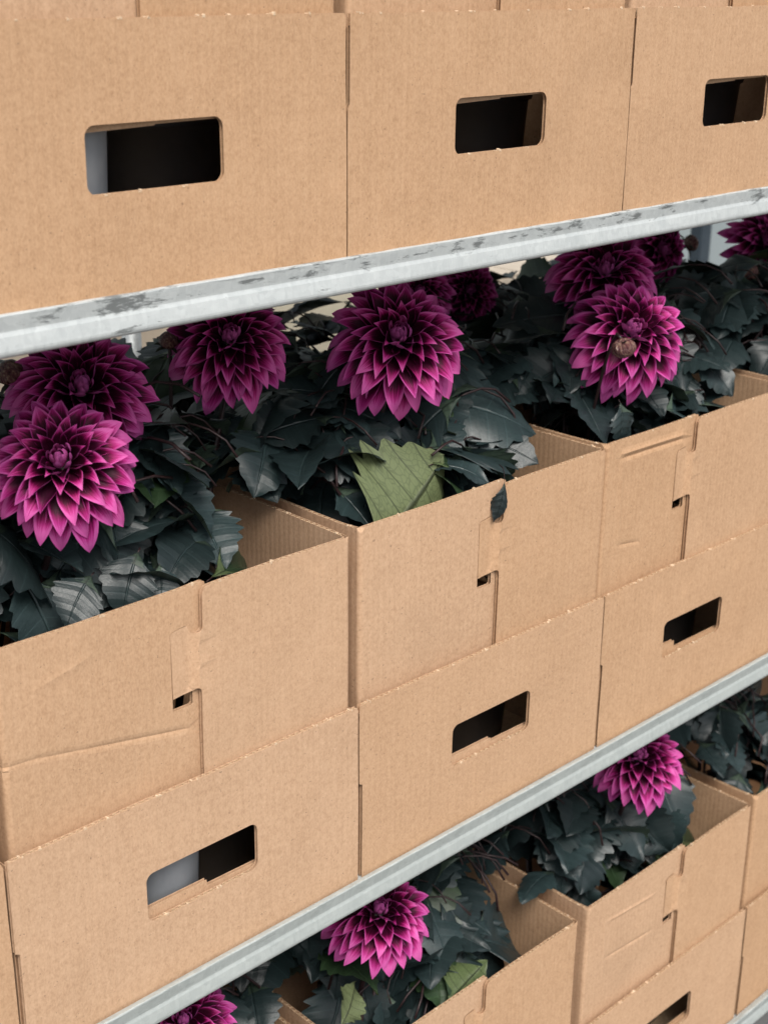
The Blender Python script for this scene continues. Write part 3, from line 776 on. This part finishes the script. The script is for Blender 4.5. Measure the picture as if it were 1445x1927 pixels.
pl4 = plant((W+.118, PY, Z2), b, 'dahlia plant with the big bloom in the picture centre', 43, 56, [f4], [], keep=K2)
plant((W+.300, PY+.01, Z2), b, 'dark-leaved dahlia plant without bloom right of the centre bloom', 54, 46, [], [], keep=K2, gfrac=.05)
b = bb(2*W)
pl5 = plant((2*W+.110, PY, Z2), b, 'dahlia plant with two overlapping blooms on the right, one behind a bud', 65, 54, [f5, f6],
      [p_bud(1173, 655, .012, 45, (.0, -.35, -.85), 9)], keep=K2)
plant((2*W+.295, PY, Z2), b, 'dahlia plant with upright dark leaves and no bloom near the right edge', 76, 48, [], [p_bud(1402, 508, .2, 46, (.2, -.2, .8), 10)], keep=K2)
b = bb(3*W)
plant((3*W+.110, PY, Z2), b, 'dahlia plant with a half-cut bloom at the right picture edge', 87, 46, [f8], [], keep=K2)
plant((3*W+.290, PY, Z2), b, 'dark leafy dahlia plant furthest right in the middle row', 98, 40, [], [], gfrac=.05)
b = bb(-W)
plant((-W+.290, PY, Z2), b, 'leafy dahlia plant at the far left edge behind the front bloom', 99, 30, [], [])
# --- middle row, rear boxes
for i, (lab1, lab2, fl1, fl2) in enumerate((('rear dahlia plant left of the shaded bloom, dark leaves only', 'rear dahlia plant just right of the shaded bloom, dark leaves only', [], []),
        ('rear dahlia plant in deep shade behind the centre bloom', 'rear dahlia plant whose bloom peeps over the centre bloom', [], [f10]),
        ('rear dahlia plant with the small bloom hanging under the shelf edge', 'rear dahlia plant behind the two overlapping blooms, dark leaves only', [f9], []),
        ('rear dahlia plant with side-on bloom and bud near grey wall', 'rear dahlia plant at the right edge, upright dark leaves', [f7], []))):
    b = bb(i*W+.01, YB)
    bd = [p_bud(1300, 457, .33, 30, (.8, -.3, .3), 12)] if i == 3 else []
    plant((i*W+.118, YB+PY, Z2), b, lab1, 200+i*7, 36, fl1, bd, keep=K2, gfrac=.05)
    plant((i*W+.300, YB+PY, Z2), b, lab2, 300+i*7, 36, fl2, [], keep=K2, gfrac=.05)
# --- lowest row
b = bb(X3)
plant((X3+.110, PY, Z3), b, 'lowest-row dahlia plant at the bottom left, mostly below the picture', 401, 30, [], [])
plant((X3+.292, PY, Z3), b, 'lowest-row dahlia plant with the cut-off bloom at the bottom edge', 412, 44, [r3], [], keep=KR)
b = bb(X3+W)
plr = plant((X3+W+.112, PY, Z3), b, 'lowest-row dahlia plant with bloom at bottom centre', 423, 54, [r1], [], keep=KR)
plant((X3+W+.295, PY, Z3), b, 'lowest-row dahlia plant with broad dark leaves against the box wall', 434, 46, [], [], keep=KR)
b = bb(X3+2*W+.010)
plr2 = plant((X3+2*W+.125, PY, Z3), b, 'lowest-row dahlia plant with the bloom at lower right', 445, 54, [r2], [], keep=KR)
plr3 = plant((X3+2*W+.300, PY, Z3), b, 'lowest-row dahlia plant right of the lower right bloom, leaves only', 456, 46, [], [], keep=KR)
b = bb(X3+3*W+.012)
plant((X3+3*W+.112, PY, Z3), b, 'lowest-row dahlia plant at the right picture edge, glossy leaves', 467, 46, [], [])
# --- upper row: only the pots behind the hand holes can be seen
for (x, y, z, sc, grey, lab, grp) in ((.185, .064, Z2, (.6, .6, 1.25), True, 'small grey pot showing in the hand hole of the leftmost middle-row box', None),
        (.125, .066, Z1, (.6, .6, 1.25), True, 'small grey pot showing in the hand hole of the top left box', None)):
    o = link(bpy.data.objects.new('plant_pot', POT_GREY if grey else POT_BLACK)); o.location = (x, y, z); o.scale = sc
    o['label'] = lab; o['category'] = 'pot'
    if grp: o['group'] = grp

for k, (bx, dx, lab) in enumerate(((0, .292, 'dahlia plant in the top left box, black pot seen through its hand hole'), (0, .100, 'dahlia plant at the left end of the top left box, black pot'),
        (1, .112, 'dahlia plant in the middle upper box, black pot behind the hand hole'), (1, .292, 'dahlia plant in the middle upper box, right of the hand hole'),
        (2, .112, 'dahlia plant in the top right box, black pot behind the hand hole'), (2, .292, 'dahlia plant at the right end of the top right box'))):
    plant((X1+bx*W+dx, .180 if dx == .1 else PY, Z1), bb(X1+bx*W), lab, 500+k*9, 34, [], [], group='dahlia plants in the uppermost row')  # leaves out of view, added to keep light out of these boxes

# ------------------------------------------------------------------ single leaves that stand out
def hero(pl, me, px0, py0, Y0, px1, py1, Y1, nrm, wsc=1.0, label=None):
    a, c = at(px0, py0, Y0), at(px1, py1, Y1)
    return put_leaf(pl, pl.location, me, a, c-a, Vector(nrm), (c-a).length, wsc, label)
back = lambda p: -tocam(p)
pl1 = [o for o in bpy.data.objects if o.get('label', '').startswith('dahlia plant with the two large')][0]
LV = LEAVES_N; LEAVES_G = LEAVES_GN
hero(pl4, LEAF_WIDE, 708, 1030, .034, 868, 864, .040, (0.08, 1, -.12), 1.0, 'large pale green leaf standing against the box rim')
hero(pl4, LEAVES_G[1], 812, 874, .056, 888, 848, .068, (-.3, -.5, .9), .95)
hero(pl4, LV[3], 805, 845, .075, 940, 805, .10, (-.25, -.55, 1), 1.25)
hero(pl4, LV[7], 860, 945, .045, 985, 850, .075, (-.35, -.6, 1), 1.05)
hero(pl4, LV[9], 700, 855, .09, 575, 832, .11, (0, -.5, 1), 1.1)
hero(pl4, LEAVES[5], 949, 903, .007, 945, 988, -.010, (-.35, -1, .1), .55, 'slate leaf pinched in the slot of the box')
hero(pl1, LV[2], 285, 1085, .075, 388, 888, .115, (-.6, -.75, .7), 1.05)
hero(pl1, LV[6], 320, 1060, .06, 478, 1000, .085, (-.2, -.6, 1), 1.0)
hero(pl1, LEAVES_G[2], 395, 1090, .030, 515, 1010, .055, (-.2, -.5, 1), .6)
hero(pl1, LV[11], 262, 1035, .060, 222, 1135, .022, (-.3, -.8, 1), 1.25)
hero(pl1, LV[12], 175, 1080, .050, 118, 1150, .024, (-.2, -.7, 1), 1.2)
hero(pl1, LV[1], 300, 1060, .05, 318, 1130, .02, (0, -.7, 1), 1.1)
hero(pl5, LV[4], 1165, 755, .035, 1192, 838, .008, (-.3, -1, .8), 1.0)
hero(pl5, LV[8], 1245, 770, .045, 1335, 765, .03, (-.2, -.8, 1), 1.0)
hero(pl5, LV[10], 1300, 765, .055, 1450, 690, .10, (-.4, -.5, 1), 1.0)
hero(plr, LEAF_PALE[1], 640, 1935, .040, 690, 1848, .055, (.1, 1, -.2), 1.25, 'light green leaf at the bottom edge')
hero(plr, LEAVES_G[0], 840, 1890, .03, 905, 1815, .05, (.2, .8, -.6), .8)
hero(plr, LV[13], 800, 1770, .12, 850, 1635, .17, (-.6, -.7, .6), 1.1)
hero(plr, LV[14], 880, 1770, .07, 1000, 1760, .05, (-.3, -.6, 1), 1.2)
hero(plr3, LV[15], 1300, 1500, .12, 1412, 1395, .16, (-.5, -.6, .8), 1.05)
hero(plr3, LEAVES_G[3], 1270, 1595, .05, 1375, 1535, .07, (-.3, -.5, 1), .6, 'green leaf near the right wall of the box')

# ------------------------------------------------------------------ background beyond the trolley
def thing_box(name, dims, mat, label, cat, part='panel'):
    r = empty(name, (dims[0], dims[2], dims[4]), label, cat)
    bevbox(part, (0, dims[1]-dims[0], 0, dims[3]-dims[2], 0, dims[5]-dims[4]), mat, r); return r
wl = thing_box('wall', (-4, 7, 2.3, 2.4, -1.75, 2.2), m_wall, 'plain grey-green wall far behind the plants at the upper right', 'wall')
pp = at(1318, 440, 1.6)
ps = empty('metal_post', (pp.x, 1.6, -1.745), 'dark blue-grey post in front of the grey-green wall', 'post')
bevbox('upright', (-.030, .030, -.02, .02, 0, 2.6), m_darkpost, ps, .004); bevbox('foot', (-.08, .08, -.07, .07, 0, .01), m_darkpost, ps)
pp = at(248, 640, .72)
ps = empty('metal_tube', (pp.x, .72, -1.745), 'grey steel tube of the trolley behind the left blooms', 'post')
V, F = [], []; tube(V, F, [(0, 0, .0), (0, 0, 1.0), (0, 0, 2.1)], .014, 16); meshobj('upright', [tuple(v) for v in V], F, m_galv, ps, True)
bevbox('foot', (-.05, .05, -.05, .05, -.004, .006), m_galv, ps)
for (px, py, Y, wx, wy, hz, mat, lab) in ((585, 590, .86, .42, .30, .24, m_cream, 'cream carton behind the leaves left of the centre bloom'), (985, 545, .92, .40, .30, .26, m_paleboard, 'pale carton behind the small hanging bloom'),
                                  (140, 640, .95, .40, .30, .25, m_paleboard, 'pale carton behind the left blooms under the shelf edge')):
    pp = at(px, py, Y)
    r = empty('carton', (pp.x-wx/2, Y, pp.z-hz+.03), lab, 'carton')
    bevbox('body', (0, wx, 0, wy, 0, hz), mat, r)
    bevbox('flap', (.002, wx/2-.002, .002, wy-.002, hz+.0006, hz+.004), mat, r, .001); bevbox('flap', (wx/2+.002, wx-.002, .002, wy-.002, hz+.0006, hz+.004), mat, r, .001)
    st = bevbox('stand', (-.02, wx+.02, -.02, wy+.02, -.05, -.002), m_galv, r)
    for (a, c) in ((0, 0), (wx-.03, 0), (0, wy-.03), (wx-.03, wy-.03)): bevbox('leg', (a, a+.03, c, c+.03, -1.745-(pp.z-hz+.03), -.05), m_galv, r)
